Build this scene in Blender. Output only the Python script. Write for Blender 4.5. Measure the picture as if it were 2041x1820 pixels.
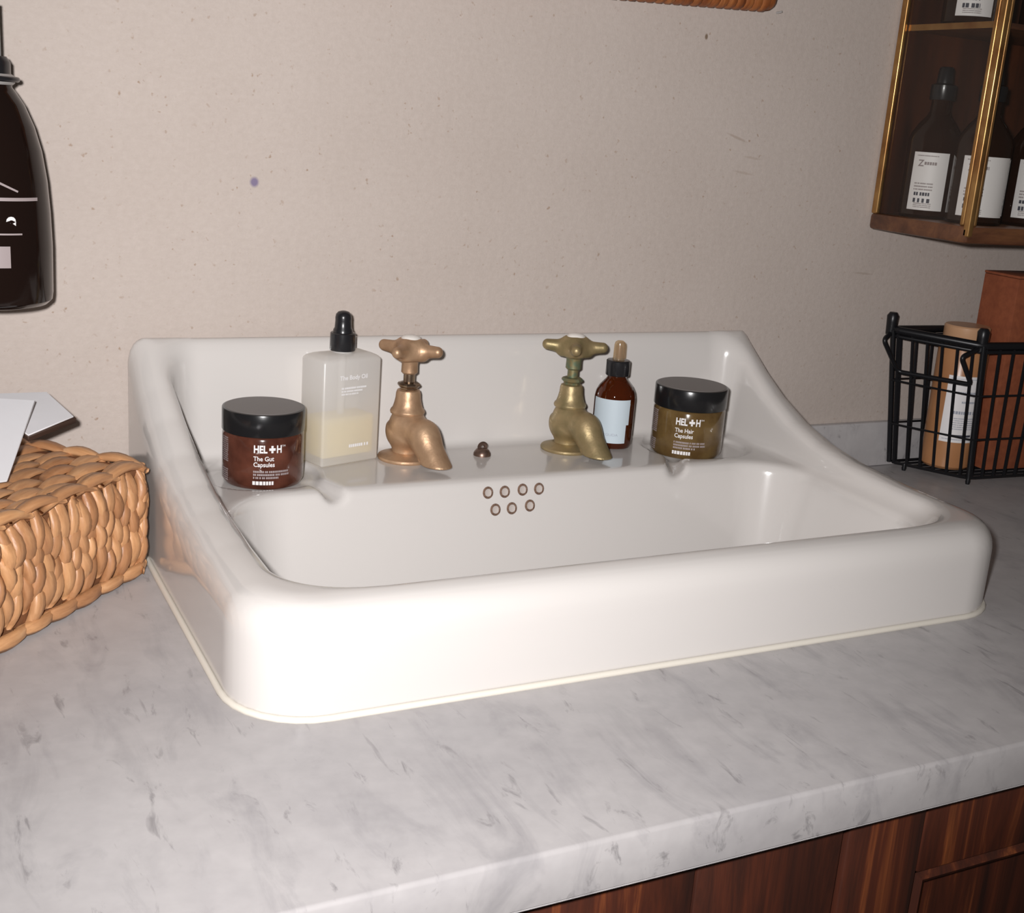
import bpy, bmesh, math, random
import numpy as np
from mathutils import Matrix, Vector
random.seed(7)
for o in list(bpy.data.objects): bpy.data.objects.remove(o)
S = bpy.context.scene
COL = S.collection
PI = math.pi

# ------------------------------------------------------------------ camera, light, exposure
cam_d = bpy.data.cameras.new('camera'); cam = bpy.data.objects.new('camera', cam_d); COL.objects.link(cam)
CAMLOC = Vector((-0.16656, -1.01124, 0.35204))
ROT = Matrix(((0.89255874, 0.05689329, -0.44732768), (-0.44509589, 0.27022831, -0.85373667), (0.07230871, 0.96111384, 0.26651761)))
cam.matrix_world = Matrix.Translation(CAMLOC) @ ROT.to_4x4()
cam_d.sensor_fit = 'HORIZONTAL'; cam_d.sensor_width = 36.0; cam_d.lens = 2421.46 / 2041 * 36.0
cam_d.clip_start = 0.01
S.camera = cam

world = bpy.data.worlds.new('world'); S.world = world; world.use_nodes = True
world.node_tree.nodes['Background'].inputs[0].default_value = (1.0, 0.86, 0.74, 1)
world.node_tree.nodes['Background'].inputs[1].default_value = 0.065

fl = bpy.data.lights.new('camera_flash', 'SPOT'); flo = bpy.data.objects.new('camera_flash', fl); COL.objects.link(flo)
fl.energy = 51; fl.shadow_soft_size = 0.014; fl.spot_size = math.radians(98); fl.spot_blend = 1.0
fl.color = (1.0, 0.980, 0.975)
flpos = CAMLOC + ROT @ Vector((-0.035, 0.03, 0.01))
aim = Vector((0.28, 0.0, 0.21)) - flpos
flo.location = flpos; flo.rotation_euler = aim.to_track_quat('-Z', 'Y').to_euler()

S.view_settings.view_transform = 'Standard'; S.view_settings.look = 'None'
S.view_settings.gamma = 1; S.view_settings.use_curve_mapping = False
S.view_settings.exposure = 0.0

# ------------------------------------------------------------------ object helpers
def link(name, data, mat=None, parent=None, loc=None, rot=None):
    o = bpy.data.objects.new(name, data); COL.objects.link(o)
    if mat is not None and data is not None: data.materials.append(mat)
    if parent is not None: o.parent = parent
    if loc is not None: o.location = loc
    if rot is not None: o.rotation_euler = rot
    return o

def tag(o, label=None, cat=None, group=None, kind=None):
    if label: o['label'] = label
    if cat: o['category'] = cat
    if group: o['group'] = group
    if kind: o['kind'] = kind
    return o

def thing(name, label, cat, loc=(0, 0, 0), rz=0, group=None):
    o = bpy.data.objects.new(name, None); COL.objects.link(o)
    o.empty_display_size = 0.02
    o.location = loc; o.rotation_euler = (0, 0, rz)
    return tag(o, label, cat, group)

def mesh(name, verts, faces, smooth=False, sharp=None):
    m = bpy.data.meshes.new(name)
    m.from_pydata([tuple(v) for v in verts], [], [tuple(f) for f in faces]); m.update()
    if smooth:
        m.shade_smooth()
        if sharp is not None: m.set_sharp_from_angle(angle=math.radians(sharp))
    return m

def bm_mesh(name, bm, smooth=False, sharp=None):
    m = bpy.data.meshes.new(name); bmesh.ops.recalc_face_normals(bm, faces=bm.faces)
    bm.to_mesh(m); bm.free()
    if smooth:
        m.shade_smooth()
        if sharp is not None: m.set_sharp_from_angle(angle=math.radians(sharp))
    return m

def box(name, lo, hi, bevel=0.0, seg=2, mtx=None):
    bm = bmesh.new(); bmesh.ops.create_cube(bm, size=1.0)
    for v in bm.verts:
        v.co = Vector([(lo[i] + hi[i]) / 2 + v.co[i] * (hi[i] - lo[i]) for i in range(3)])
    if bevel: bmesh.ops.bevel(bm, geom=list(bm.edges), offset=bevel, segments=seg, profile=0.5, affect='EDGES')
    if mtx is not None: bmesh.ops.transform(bm, matrix=mtx, verts=bm.verts)
    return bm_mesh(name, bm, bevel > 0, 40)

def lathe(name, prof, seg=48, sharp=35, c=(0, 0)):
    vs, fs = [], []
    rings = []
    for r, z in prof:
        if r < 1e-6: rings.append([len(vs)]); vs.append((c[0], c[1], z))
        else:
            rings.append(list(range(len(vs), len(vs) + seg)))
            for k in range(seg):
                a = 2 * PI * k / seg; vs.append((c[0] + r * math.cos(a), c[1] + r * math.sin(a), z))
    for A, B in zip(rings, rings[1:]):
        for k in range(seg):
            k2 = (k + 1) % seg
            if len(A) == 1 and len(B) == 1: continue
            if len(A) == 1: fs.append((A[0], B[k2], B[k]))
            elif len(B) == 1: fs.append((A[k], A[k2], B[0]))
            else: fs.append((A[k], A[k2], B[k2], B[k]))
    m = mesh(name, vs, fs); bm = bmesh.new(); bm.from_mesh(m); bpy.data.meshes.remove(m)
    return bm_mesh(name, bm, True, sharp)

def tube(name, pts, r, seg=8, closed=False, rads=None):
    pts = [Vector(p) for p in pts]; n = len(pts); vs, fs = [], []
    prevn = None
    for i, p in enumerate(pts):
        a = pts[i - 1] if (i > 0 or closed) else p
        b = pts[(i + 1) % n] if (i < n - 1 or closed) else p
        t = (b - a).normalized()
        if prevn is None:
            nn = t.orthogonal().normalized()
        else:
            nn = (prevn - t * prevn.dot(t)).normalized()
        prevn = nn; bb = t.cross(nn)
        rr = rads[i] if rads else r
        for k in range(seg):
            an = 2 * PI * k / seg; vs.append(p + (nn * math.cos(an) + bb * math.sin(an)) * rr)
    m = n if closed else n - 1
    for i in range(m):
        for k in range(seg):
            k2 = (k + 1) % seg; j = (i + 1) % n
            fs.append((i * seg + k, i * seg + k2, j * seg + k2, j * seg + k))
    if not closed:
        fs.append(tuple(range(seg - 1, -1, -1))); fs.append(tuple((n - 1) * seg + k for k in range(seg)))
    return mesh(name, vs, fs, True, 50)

def arcpts(pts, rad, n=5):
    """round the corners of a polyline"""
    P = [Vector(p) for p in pts]; out = [P[0]]
    for i in range(1, len(P) - 1):
        a, b, c = P[i - 1], P[i], P[i + 1]
        r = min(rad, (a - b).length * .45, (c - b).length * .45)
        p0 = b + (a - b).normalized() * r; p2 = b + (c - b).normalized() * r
        for k in range(n + 1):
            t = k / n; out.append(p0 * (1 - t) ** 2 + b * 2 * t * (1 - t) + p2 * t * t)
    out.append(P[-1]); return out

# ------------------------------------------------------------------ signed distance modelling
def smin(a, b, k):
    h = np.maximum(k - np.abs(a - b), 0.0) / k
    return np.minimum(a, b) - h * h * k * 0.25
def smax(a, b, k): return -smin(-a, -b, k)

def sdf_mesh(name, fn, lo, hi, h):
    ax = [np.arange(lo[i], hi[i] + h, h, dtype=np.float32) for i in range(3)]
    X, Y, Z = np.meshgrid(*ax, indexing='ij', sparse=True)
    F = np.broadcast_to(fn(X, Y, Z), (len(ax[0]), len(ax[1]), len(ax[2]))).astype(np.float32)
    ins = F < 0
    n0, n1, n2 = F.shape
    cnt = np.zeros((n0 - 1, n1 - 1, n2 - 1), np.int8)
    for i in (0, 1):
        for j in (0, 1):
            for k in (0, 1):
                cnt += ins[i:n0 - 1 + i, j:n1 - 1 + j, k:n2 - 1 + k]
    cells = np.argwhere((cnt > 0) & (cnt < 8))
    idx = -np.ones(cnt.shape, np.int64); idx[tuple(cells.T)] = np.arange(len(cells))
    acc = np.zeros((len(cells), 3)); num = np.zeros(len(cells))
    corners = [(i, j, k) for i in (0, 1) for j in (0, 1) for k in (0, 1)]
    for a in corners:
        for d in range(3):
            if a[d]: continue
            b = list(a); b[d] = 1
            fa = F[tuple((cells + np.array(a)).T)]; fb = F[tuple((cells + np.array(b)).T)]
            m = (fa < 0) != (fb < 0)
            t = fa[m] / (fa[m] - fb[m])
            p = np.repeat(np.array([a], float), m.sum(), 0); p[:, d] += t
            acc[m] += p; num[m] += 1
    V = (cells + acc / num[:, None]) * h + np.array(lo)
    faces = []
    for d in range(3):
        u, v = (d + 1) % 3, (d + 2) % 3
        sl0 = [slice(None)] * 3; sl1 = [slice(None)] * 3
        sl0[d] = slice(0, -1); sl1[d] = slice(1, None)
        A = ins[tuple(sl0)]; B = ins[tuple(sl1)]
        e = np.argwhere(A != B)
        ok = (e[:, u] > 0) & (e[:, v] > 0) & (e[:, u] < F.shape[u] - 1) & (e[:, v] < F.shape[v] - 1)
        e = e[ok]; fl_ = A[tuple(e.T)]
        def c(du, dv):
            q = e.copy(); q[:, u] += du; q[:, v] += dv; return idx[tuple(q.T)]
        q = np.stack([c(-1, -1), c(0, -1), c(0, 0), c(-1, 0)], 1)
        q[~fl_] = q[~fl_][:, ::-1]
        faces.append(q)
    Q = np.concatenate(faces)
    m = bpy.data.meshes.new(name)
    m.vertices.add(len(V)); m.vertices.foreach_set('co', V.astype(np.float32).ravel())
    m.loops.add(len(Q) * 4); m.loops.foreach_set('vertex_index', Q.astype(np.int32).ravel())
    m.polygons.add(len(Q)); m.polygons.foreach_set('loop_start', np.arange(0, len(Q) * 4, 4, dtype=np.int32))
    m.update(calc_edges=True); m.validate(); m.shade_smooth()
    return m

def rbox2(x, y, cx, cy, hx, hy, r):
    qx = np.abs(x - cx) - hx + r; qy = np.abs(y - cy) - hy + r
    return np.sqrt(np.maximum(qx, 0) ** 2 + np.maximum(qy, 0) ** 2) + np.minimum(np.maximum(qx, qy), 0) - r

def capsule(X, Y, Z, a, b, ra, rb):
    a = np.array(a); b = np.array(b); ba = b - a; L = float(ba @ ba)
    t = np.clip(((X - a[0]) * ba[0] + (Y - a[1]) * ba[1] + (Z - a[2]) * ba[2]) / L, 0, 1)
    d = np.sqrt((X - a[0] - t * ba[0]) ** 2 + (Y - a[1] - t * ba[1]) ** 2 + (Z - a[2] - t * ba[2]) ** 2)
    return d - (ra + (rb - ra) * t)

# ------------------------------------------------------------------ materials
def newmat(name):
    m = bpy.data.materials.new(name); m.use_nodes = True
    nt = m.node_tree; return m, nt, nt.nodes['Principled BSDF']

def plain(name, col, rough=0.5, metal=0.0, coat=0.0, trans=0.0, ior=1.45, spec=0.5, bump=0, bscale=200, var=0.0, vscale=30, vcol=None):
    m, nt, b = newmat(name)
    b.inputs['Base Color'].default_value = (*col, 1); b.inputs['Roughness'].default_value = rough
    b.inputs['Metallic'].default_value = metal; b.inputs['Coat Weight'].default_value = coat
    b.inputs['Transmission Weight'].default_value = trans; b.inputs['IOR'].default_value = ior
    b.inputs['Specular IOR Level'].default_value = spec
    tc = nt.nodes.new('ShaderNodeTexCoord')
    if bump:
        n = nt.nodes.new('ShaderNodeTexNoise'); n.inputs['Scale'].default_value = bscale; n.inputs['Detail'].default_value = 4
        bp = nt.nodes.new('ShaderNodeBump'); bp.inputs['Strength'].default_value = bump; bp.inputs['Distance'].default_value = 0.002
        nt.links.new(tc.outputs['Object'], n.inputs['Vector']); nt.links.new(n.outputs['Fac'], bp.inputs['Height'])
        nt.links.new(bp.outputs['Normal'], b.inputs['Normal'])
    if vcol is not None:
        n = nt.nodes.new('ShaderNodeTexNoise'); n.inputs['Scale'].default_value = vscale; n.inputs['Detail'].default_value = 5
        r = nt.nodes.new('ShaderNodeValToRGB')
        r.color_ramp.elements[0].position = 0.35; r.color_ramp.elements[1].position = 0.68
        r.color_ramp.elements[0].color = (*col, 1); r.color_ramp.elements[1].color = (*vcol, 1)
        nt.links.new(tc.outputs['Object'], n.inputs['Vector']); nt.links.new(n.outputs['Fac'], r.inputs['Fac'])
        nt.links.new(r.outputs['Color'], b.inputs['Base Color'])
    return m

def noise(nt, vec, scale, detail=4, rough=0.5, dist=0.0):
    n = nt.nodes.new('ShaderNodeTexNoise'); n.inputs['Scale'].default_value = scale; n.inputs['Detail'].default_value = detail
    n.inputs['Roughness'].default_value = rough; n.inputs['Distortion'].default_value = dist
    nt.links.new(vec, n.inputs['Vector']); return n
def ramp(nt, fac, stops):
    r = nt.nodes.new('ShaderNodeValToRGB'); e = r.color_ramp.elements
    while len(e) < len(stops): e.new(0.5)
    for el, (p, c) in zip(e, stops): el.position = p; el.color = (*c, 1) if len(c) == 3 else c
    nt.links.new(fac, r.inputs['Fac']); return r
def mixc(nt, fac, a, b, mode='MIX'):
    m = nt.nodes.new('ShaderNodeMix'); m.data_type = 'RGBA'; m.blend_type = mode
    if isinstance(fac, float): m.inputs[0].default_value = fac
    else: nt.links.new(fac, m.inputs[0])
    for s, v in ((6, a), (7, b)):
        if isinstance(v, tuple): m.inputs[s].default_value = (*v, 1)
        else: nt.links.new(v, m.inputs[s])
    return m.outputs[2]
def mapping(nt, scale=(1, 1, 1), rot=(0, 0, 0), coord='Object'):
    tc = nt.nodes.new('ShaderNodeTexCoord'); mp = nt.nodes.new('ShaderNodeMapping')
    mp.inputs['Scale'].default_value = scale; mp.inputs['Rotation'].default_value = rot
    nt.links.new(tc.outputs[coord], mp.inputs['Vector']); return mp.outputs['Vector']

def make_wall():
    m, nt, b = newmat('plaster'); v = mapping(nt)
    n1 = noise(nt, v, 5, 5, 0.6); c = ramp(nt, n1.outputs['Fac'], [(0.3, (0.450, 0.385, 0.345)), (0.7, (0.500, 0.435, 0.395))]).outputs['Color']
    v2 = mapping(nt, (70, 70, 115)); n2 = noise(nt, v2, 2.2, 4, 0.7)
    c = mixc(nt, 0.28, c, ramp(nt, n2.outputs['Fac'], [(0.3, (0.41, 0.345, 0.305)), (0.7, (0.54, 0.47, 0.43))]).outputs['Color'])
    n3 = noise(nt, v, 190, 2, 0.5); sp = ramp(nt, n3.outputs['Fac'], [(0.645, (0, 0, 0)), (0.73, (1, 1, 1))]).outputs['Color']
    n3b = noise(nt, v, 24, 3, 0.6); spm = ramp(nt, n3b.outputs['Fac'], [(0.42, (0, 0, 0)), (0.62, (0.7, 0.7, 0.7))]).outputs['Color']
    f = mixc(nt, 1.0, sp, spm, 'MULTIPLY')
    c = mixc(nt, f, c, (0.27, 0.17, 0.105))
    # a few real marks: an ink spot, a nail hole, three scratches
    geo = nt.nodes.new('ShaderNodeTexCoord')
    def mark(px, pz, rx, rz, col, rot=0.0, amt=0.8):
        nonlocal c
        mp = nt.nodes.new('ShaderNodeMapping'); mp.vector_type = 'TEXTURE'
        mp.inputs['Location'].default_value = (px, 0, pz); mp.inputs['Rotation'].default_value = (0, rot, 0)
        mp.inputs['Scale'].default_value = (rx, 1, rz)
        nt.links.new(geo.outputs['Object'], mp.inputs['Vector'])
        g = nt.nodes.new('ShaderNodeTexGradient'); g.gradient_type = 'SPHERICAL'; nt.links.new(mp.outputs['Vector'], g.inputs['Vector'])
        r = ramp(nt, g.outputs['Fac'], [(0.0, (0, 0, 0)), (0.5, (amt, amt, amt))])
        c = mixc(nt, r.outputs['Color'], c, col)
    mark(0.1049, 0.2872, 0.0045, 0.0050, (0.13, 0.10, 0.22))
    mark(0.5375, 0.4412, 0.0022, 0.0034, (0.12, 0.07, 0.03))
    mark(0.5876, 0.3508, 0.016, 0.0016, (0.25, 0.17, 0.12), 0.28, 0.35)
    mark(0.609, 0.3325, 0.013, 0.0015, (0.27, 0.19, 0.13), 0.1, 0.25)
    mark(0.600, 0.3175, 0.015, 0.0015, (0.27, 0.19, 0.13), 0.12, 0.25)
    mark(0.7758, 0.219, 0.016, 0.0015, (0.25, 0.18, 0.13), 0.06, 0.3)
    nt.links.new(c, b.inputs['Base Color'])
    b.inputs['Roughness'].default_value = 0.75; b.inputs['Specular IOR Level'].default_value = 0.25
    nb = noise(nt, v, 130, 5, 0.65); bp = nt.nodes.new('ShaderNodeBump'); bp.inputs['Strength'].default_value = 0.35; bp.inputs['Distance'].default_value = 0.0015
    nt.links.new(nb.outputs['Fac'], bp.inputs['Height']); nt.links.new(bp.outputs['Normal'], b.inputs['Normal'])
    return m

def make_marble():
    m, nt, b = newmat('marble')
    v = mapping(nt, (1, 1, 1), (0, 0, 0.3))
    base = noise(nt, v, 4.5, 5, 0.6, 0.6)
    c = ramp(nt, base.outputs['Fac'], [(0.30, (0.325, 0.308, 0.315)), (0.52, (0.405, 0.382, 0.382)), (0.75, (0.45, 0.427, 0.425))]).outputs['Color']
    v2 = mapping(nt, (3.2, 1.0, 2.0), (0, 0, 0.30))
    n = noise(nt, v2, 9, 6, 0.62, 0.9)
    s = ramp(nt, n.outputs['Fac'], [(0.52, (0, 0, 0)), (0.71, (0.50, 0.55, 0.55))]).outputs['Color']
    c = mixc(nt, s, c, (0.20, 0.188, 0.200))
    v3 = mapping(nt, (5.0, 1.3, 3.0), (0, 0, -0.15))
    n = noise(nt, v3, 17, 5, 0.65, 0.7)
    s = ramp(nt, n.outputs['Fac'], [(0.60, (0, 0, 0)), (0.71, (0.8, 0.8, 0.8))]).outputs['Color']
    c = mixc(nt, s, c, (0.15, 0.138, 0.142))
    n = noise(nt, v, 60, 3, 0.6)
    c = mixc(nt, 0.25, c, ramp(nt, n.outputs['Fac'], [(0.3, (0.33, 0.32, 0.325)), (0.7, (0.50, 0.485, 0.485))]).outputs['Color'])
    nt.links.new(c, b.inputs['Base Color']); b.inputs['Roughness'].default_value = 0.38; b.inputs['Specular IOR Level'].default_value = 0.35
    return m

def make_wood(name, dark, mid, light, scale=(14, 14, 1.2), rough=0.4, coat=0.2, knots=0.6, objvar=False):
    m, nt, b = newmat(name); v = mapping(nt, scale)
    if objvar:
        oi = nt.nodes.new('ShaderNodeObjectInfo'); ad = nt.nodes.new('ShaderNodeVectorMath'); ad.operation = 'ADD'
        ml = nt.nodes.new('ShaderNodeVectorMath'); ml.operation = 'SCALE'; ml.inputs['Scale'].default_value = 17.0
        cm = nt.nodes.new('ShaderNodeCombineXYZ')
        for k in range(3): nt.links.new(oi.outputs['Random'], cm.inputs[k])
        nt.links.new(cm.outputs[0], ml.inputs[0]); nt.links.new(v, ad.inputs[0]); nt.links.new(ml.outputs[0], ad.inputs[1]); v = ad.outputs[0]
    n = noise(nt, v, 2.0, 6, 0.65, knots)
    c = ramp(nt, n.outputs['Fac'], [(0.36, dark), (0.52, mid), (0.70, light)]).outputs['Color']
    n2 = noise(nt, v, 9.0, 4, 0.6, 0.3)
    c = mixc(nt, ramp(nt, n2.outputs['Fac'], [(0.5, (0, 0, 0)), (0.75, (0.6, 0.6, 0.6))]).outputs['Color'], c, dark)
    nt.links.new(c, b.inputs['Base Color']); b.inputs['Roughness'].default_value = rough; b.inputs['Coat Weight'].default_value = coat; b.inputs['Coat Roughness'].default_value = 0.3
    bp = nt.nodes.new('ShaderNodeBump'); bp.inputs['Strength'].default_value = 0.25; bp.inputs['Distance'].default_value = 0.001
    nt.links.new(n2.outputs['Fac'], bp.inputs['Height']); nt.links.new(bp.outputs['Normal'], b.inputs['Normal'])
    return m

def make_straw():
    m, nt, b = newmat('seagrass'); v = mapping(nt, (60, 60, 9))
    oi = nt.nodes.new('ShaderNodeObjectInfo')
    ad = nt.nodes.new('ShaderNodeVectorMath'); ad.operation = 'ADD'
    cm = nt.nodes.new('ShaderNodeCombineXYZ'); ml = nt.nodes.new('ShaderNodeMath'); ml.operation = 'MULTIPLY'; ml.inputs[1].default_value = 40
    nt.links.new(oi.outputs['Random'], ml.inputs[0]); nt.links.new(ml.outputs[0], cm.inputs[0]); nt.links.new(ml.outputs[0], cm.inputs[2])
    nt.links.new(v, ad.inputs[0]); nt.links.new(cm.outputs[0], ad.inputs[1])
    n = noise(nt, ad.outputs[0], 3, 4, 0.6)
    c = ramp(nt, n.outputs['Fac'], [(0.25, (0.34, 0.165, 0.075)), (0.55, (0.50, 0.265, 0.125)), (0.8, (0.62, 0.37, 0.20))]).outputs['Color']
    c2 = ramp(nt, oi.outputs['Random'], [(0.0, (0.72, 0.63, 0.58)), (0.5, (0.95, 0.92, 0.9)), (1.0, (1.08, 1.06, 1.02))]).outputs['Color']
    c = mixc(nt, 1.0, c, c2, 'MULTIPLY')
    nt.links.new(c, b.inputs['Base Color']); b.inputs['Roughness'].default_value = 0.45
    bp = nt.nodes.new('ShaderNodeBump'); bp.inputs['Strength'].default_value = 0.5; bp.inputs['Distance'].default_value = 0.001
    nt.links.new(n.outputs['Fac'], bp.inputs['Height']); nt.links.new(bp.outputs['Normal'], b.inputs['Normal'])
    return m

def make_pane(name, tint=(0.93, 0.93, 0.92)):
    m, nt, b = newmat(name); nt.nodes.remove(b)
    out = nt.nodes['Material Output']
    t = nt.nodes.new('ShaderNodeBsdfTransparent'); t.inputs[0].default_value = (*tint, 1)
    g = nt.nodes.new('ShaderNodeBsdfGlossy'); g.inputs['Roughness'].default_value = 0.02
    lw = nt.nodes.new('ShaderNodeLayerWeight'); lw.inputs['Blend'].default_value = 0.5
    pw = nt.nodes.new('ShaderNodeMath'); pw.operation = 'POWER'; pw.inputs[1].default_value = 5.0
    f = nt.nodes.new('ShaderNodeMath'); f.operation = 'MULTIPLY_ADD'; f.inputs[1].default_value = 0.6; f.inputs[2].default_value = 0.03
    nt.links.new(lw.outputs['Facing'], pw.inputs[0]); nt.links.new(pw.outputs[0], f.inputs[0])
    mx = nt.nodes.new('ShaderNodeMixShader')
    nt.links.new(f.outputs[0], mx.inputs[0]); nt.links.new(t.outputs[0], mx.inputs[1]); nt.links.new(g.outputs[0], mx.inputs[2])
    nt.links.new(mx.outputs[0], out.inputs[0]); return m

def make_frost(name, col, tr, dif, tl, gl=0.06, rough=0.3):
    m, nt, b = newmat(name); nt.nodes.remove(b); out = nt.nodes['Material Output']
    t = nt.nodes.new('ShaderNodeBsdfTransparent'); t.inputs[0].default_value = (*col, 1)
    d = nt.nodes.new('ShaderNodeBsdfDiffuse'); d.inputs[0].default_value = (*col, 1)
    l = nt.nodes.new('ShaderNodeBsdfTranslucent'); l.inputs[0].default_value = (*col, 1)
    g = nt.nodes.new('ShaderNodeBsdfGlossy'); g.inputs['Roughness'].default_value = rough
    m1 = nt.nodes.new('ShaderNodeMixShader'); m1.inputs[0].default_value = tl / (dif + tl)
    nt.links.new(d.outputs[0], m1.inputs[1]); nt.links.new(l.outputs[0], m1.inputs[2])
    m2 = nt.nodes.new('ShaderNodeMixShader'); m2.inputs[0].default_value = tr
    nt.links.new(m1.outputs[0], m2.inputs[1]); nt.links.new(t.outputs[0], m2.inputs[2])
    m3 = nt.nodes.new('ShaderNodeMixShader'); m3.inputs[0].default_value = gl
    nt.links.new(m2.outputs[0], m3.inputs[1]); nt.links.new(g.outputs[0], m3.inputs[2])
    nt.links.new(m3.outputs[0], out.inputs[0]); return m

M = dict(
    wall=make_wall(), marble=make_marble(),
    porcelain=plain('porcelain', (0.585, 0.556, 0.535), 0.15, coat=0.35, spec=0.5),
    caulk=plain('caulk', (0.64, 0.60, 0.53), 0.5),
    holeshade=plain('hole_shade', (0.10, 0.055, 0.037), 0.5, vcol=(0.22, 0.14, 0.10), vscale=600),
    holein=plain('hole_inside', (0.46, 0.41, 0.38), 0.4),
    copper=plain('copper_brass', (0.50, 0.325, 0.20), 0.45, metal=0.55, vcol=(0.36, 0.22, 0.13), vscale=70, bump=0.12, bscale=300),
    brass=plain('tarnished_brass', (0.37, 0.275, 0.145), 0.45, metal=0.55, vcol=(0.23, 0.185, 0.09), vscale=70, bump=0.12, bscale=300),
    bronze=plain('dark_bronze', (0.20, 0.13, 0.10), 0.35, metal=0.7, vcol=(0.12, 0.075, 0.06), vscale=200),
    steel=plain('worn_nickel', (0.50, 0.40, 0.30), 0.25, metal=1.0, vcol=(0.25, 0.17, 0.12), vscale=120),
    verd=plain('verdigris', (0.12, 0.16, 0.10), 0.5, metal=0.5, vcol=(0.24, 0.18, 0.08), vscale=220),
    ceramic=plain('ceramic_button', (0.72, 0.68, 0.64), 0.15, coat=0.5),
    blackplastic=plain('black_plastic', (0.012, 0.012, 0.014), 0.28, coat=0.2),
    lid=plain('black_lid', (0.010, 0.010, 0.011), 0.22, coat=0.1),
    lidtop=plain('lid_top', (0.17, 0.155, 0.15), 0.5),
    jar_red=plain('amber_jar', (0.052, 0.016, 0.010), 0.12, coat=0.3, vcol=(0.115, 0.038, 0.023), vscale=55),
    jar_olive=plain('olive_jar', (0.085, 0.048, 0.017), 0.12, coat=0.3, vcol=(0.150, 0.095, 0.035), vscale=55),
    print_white=plain('white_print', (0.72, 0.70, 0.70), 0.6),
    print_grey=plain('grey_print', (0.30, 0.25, 0.25), 0.6),
    print_dark=plain('dark_print', (0.05, 0.05, 0.07), 0.6),
    print_pale=plain('pale_grey_print', (0.34, 0.36, 0.42), 0.6),
    print_frost=plain('frost_print', (0.72, 0.71, 0.72), 0.6),
    label_blue=plain('pale_blue_label', (0.50, 0.575, 0.63), 0.5),
    label_white=plain('white_label', (0.80, 0.77, 0.77), 0.5),
    amber=plain('amber_glass', (0.16, 0.030, 0.006), 0.03, trans=0.75, ior=1.5, coat=0.0),
    darkamber=plain('dark_amber_glass', (0.009, 0.0045, 0.0035), 0.10, coat=0.0),
    brownglass=plain('brown_glass', (0.018, 0.006, 0.003), 0.05, coat=0.0),
    clear=make_frost('clear_rubber', (0.88, 0.74, 0.55), 0.75, 0.13, 0.12, 0.12, 0.1),
    frost=make_frost('frosted_glass', (0.93, 0.915, 0.90), 0.36, 0.34, 0.30, 0.05, 0.35),
    liquid=make_frost('yellow_oil', (0.96, 0.83, 0.38), 0.24, 0.52, 0.24, 0.03, 0.3),
    pane=make_pane('pane_glass'),
    gilt=plain('gilt_brass', (0.50, 0.29, 0.11), 0.30, metal=0.85, vcol=(0.30, 0.14, 0.05), vscale=40),
    vit_wood=make_wood('cabinet_wood', (0.055, 0.020, 0.010), (0.11, 0.042, 0.019), (0.17, 0.07, 0.028), (3, 14, 14)),
    vit_back=make_wood('cabinet_back_wood', (0.022, 0.006, 0.003), (0.056, 0.015, 0.006), (0.095, 0.026, 0.009), (10, 10, 1.5)),
    vanity=make_wood('stained_pine', (0.028, 0.010, 0.007), (0.085, 0.021, 0.010), (0.36, 0.105, 0.030), (13, 13, 1.1), 0.5, 0.05, 0.9, True),
    straw=make_straw(),
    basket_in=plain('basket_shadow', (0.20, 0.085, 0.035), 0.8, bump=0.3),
    card=plain('white_card', (0.66, 0.65, 0.67), 0.7, bump=0.08, bscale=90),
    card_dark=plain('dark_card_edge', (0.045, 0.022, 0.014), 0.7),
    wire=plain('black_wire', (0.010, 0.010, 0.012), 0.35, metal=0.2),
    tan=plain('tan_plastic', (0.44, 0.21, 0.095), 0.3, vcol=(0.37, 0.165, 0.07), vscale=20),
    tancap=plain('tan_cap', (0.52, 0.30, 0.17), 0.4),
    kraft=plain('brown_card', (0.27, 0.075, 0.030), 0.8, bump=0.15, bscale=250, vcol=(0.21, 0.055, 0.022), vscale=120),
    cane=make_wood('cane', (0.13, 0.035, 0.010), (0.27, 0.082, 0.021), (0.40, 0.15, 0.045), (40, 8, 6), 0.5, 0.1, 0.4, True),
    mirror=plain('mirror', (0.8, 0.8, 0.8), 0.02, metal=1.0),
    grey_ring=plain('grey_ring', (0.35, 0.33, 0.32), 0.3),
    teal=plain('pump_teal', (0.22, 0.27, 0.28), 0.3),
    floor=make_wood('floor_boards', (0.05, 0.025, 0.013), (0.10, 0.05, 0.025), (0.15, 0.08, 0.04), (1.5, 14, 14)),
)

# ------------------------------------------------------------------ text and print
def text_mesh(name, body, size, bold=0.0):
    cu = bpy.data.curves.new(name, 'FONT'); cu.body = body; cu.size = size; cu.offset = bold; cu.resolution_u = 3
    ob = bpy.data.objects.new(name, cu); COL.objects.link(ob)
    dg = bpy.context.evaluated_depsgraph_get(); dg.update()
    m = bpy.data.meshes.new_from_object(ob.evaluated_get(dg)); m.name = name
    bpy.data.objects.remove(ob); bpy.data.curves.remove(cu)
    return m
def glyph_rects(lines, gap=0.0):
    """illegible small print: rows of little blocks. lines = (x0, x1, z0, height)"""
    vs, fs = [], []
    for x0, x1, z0, h in lines:
        x = x0
        while x < x1:
            w = h * random.uniform(0.5, 0.8); w2 = min(w, x1 - x)
            i = len(vs); vs += [(x, z0), (x + w2, z0), (x + w2, z0 + h), (x, z0 + h)]; fs.append((i, i + 1, i + 2, i + 3))
            x += w + h * (0.18 if random.random() < 0.82 else 0.55)
    return vs, fs
def rect(x0, x1, z0, z1, n=16):
    vs, fs = [], []
    for k in range(n + 1):
        x = x0 + (x1 - x0) * k / n; vs += [(x, z0), (x, z1)]
    for k in range(n): fs.append((2 * k, 2 * k + 2, 2 * k + 3, 2 * k + 1))
    return vs, fs
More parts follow.
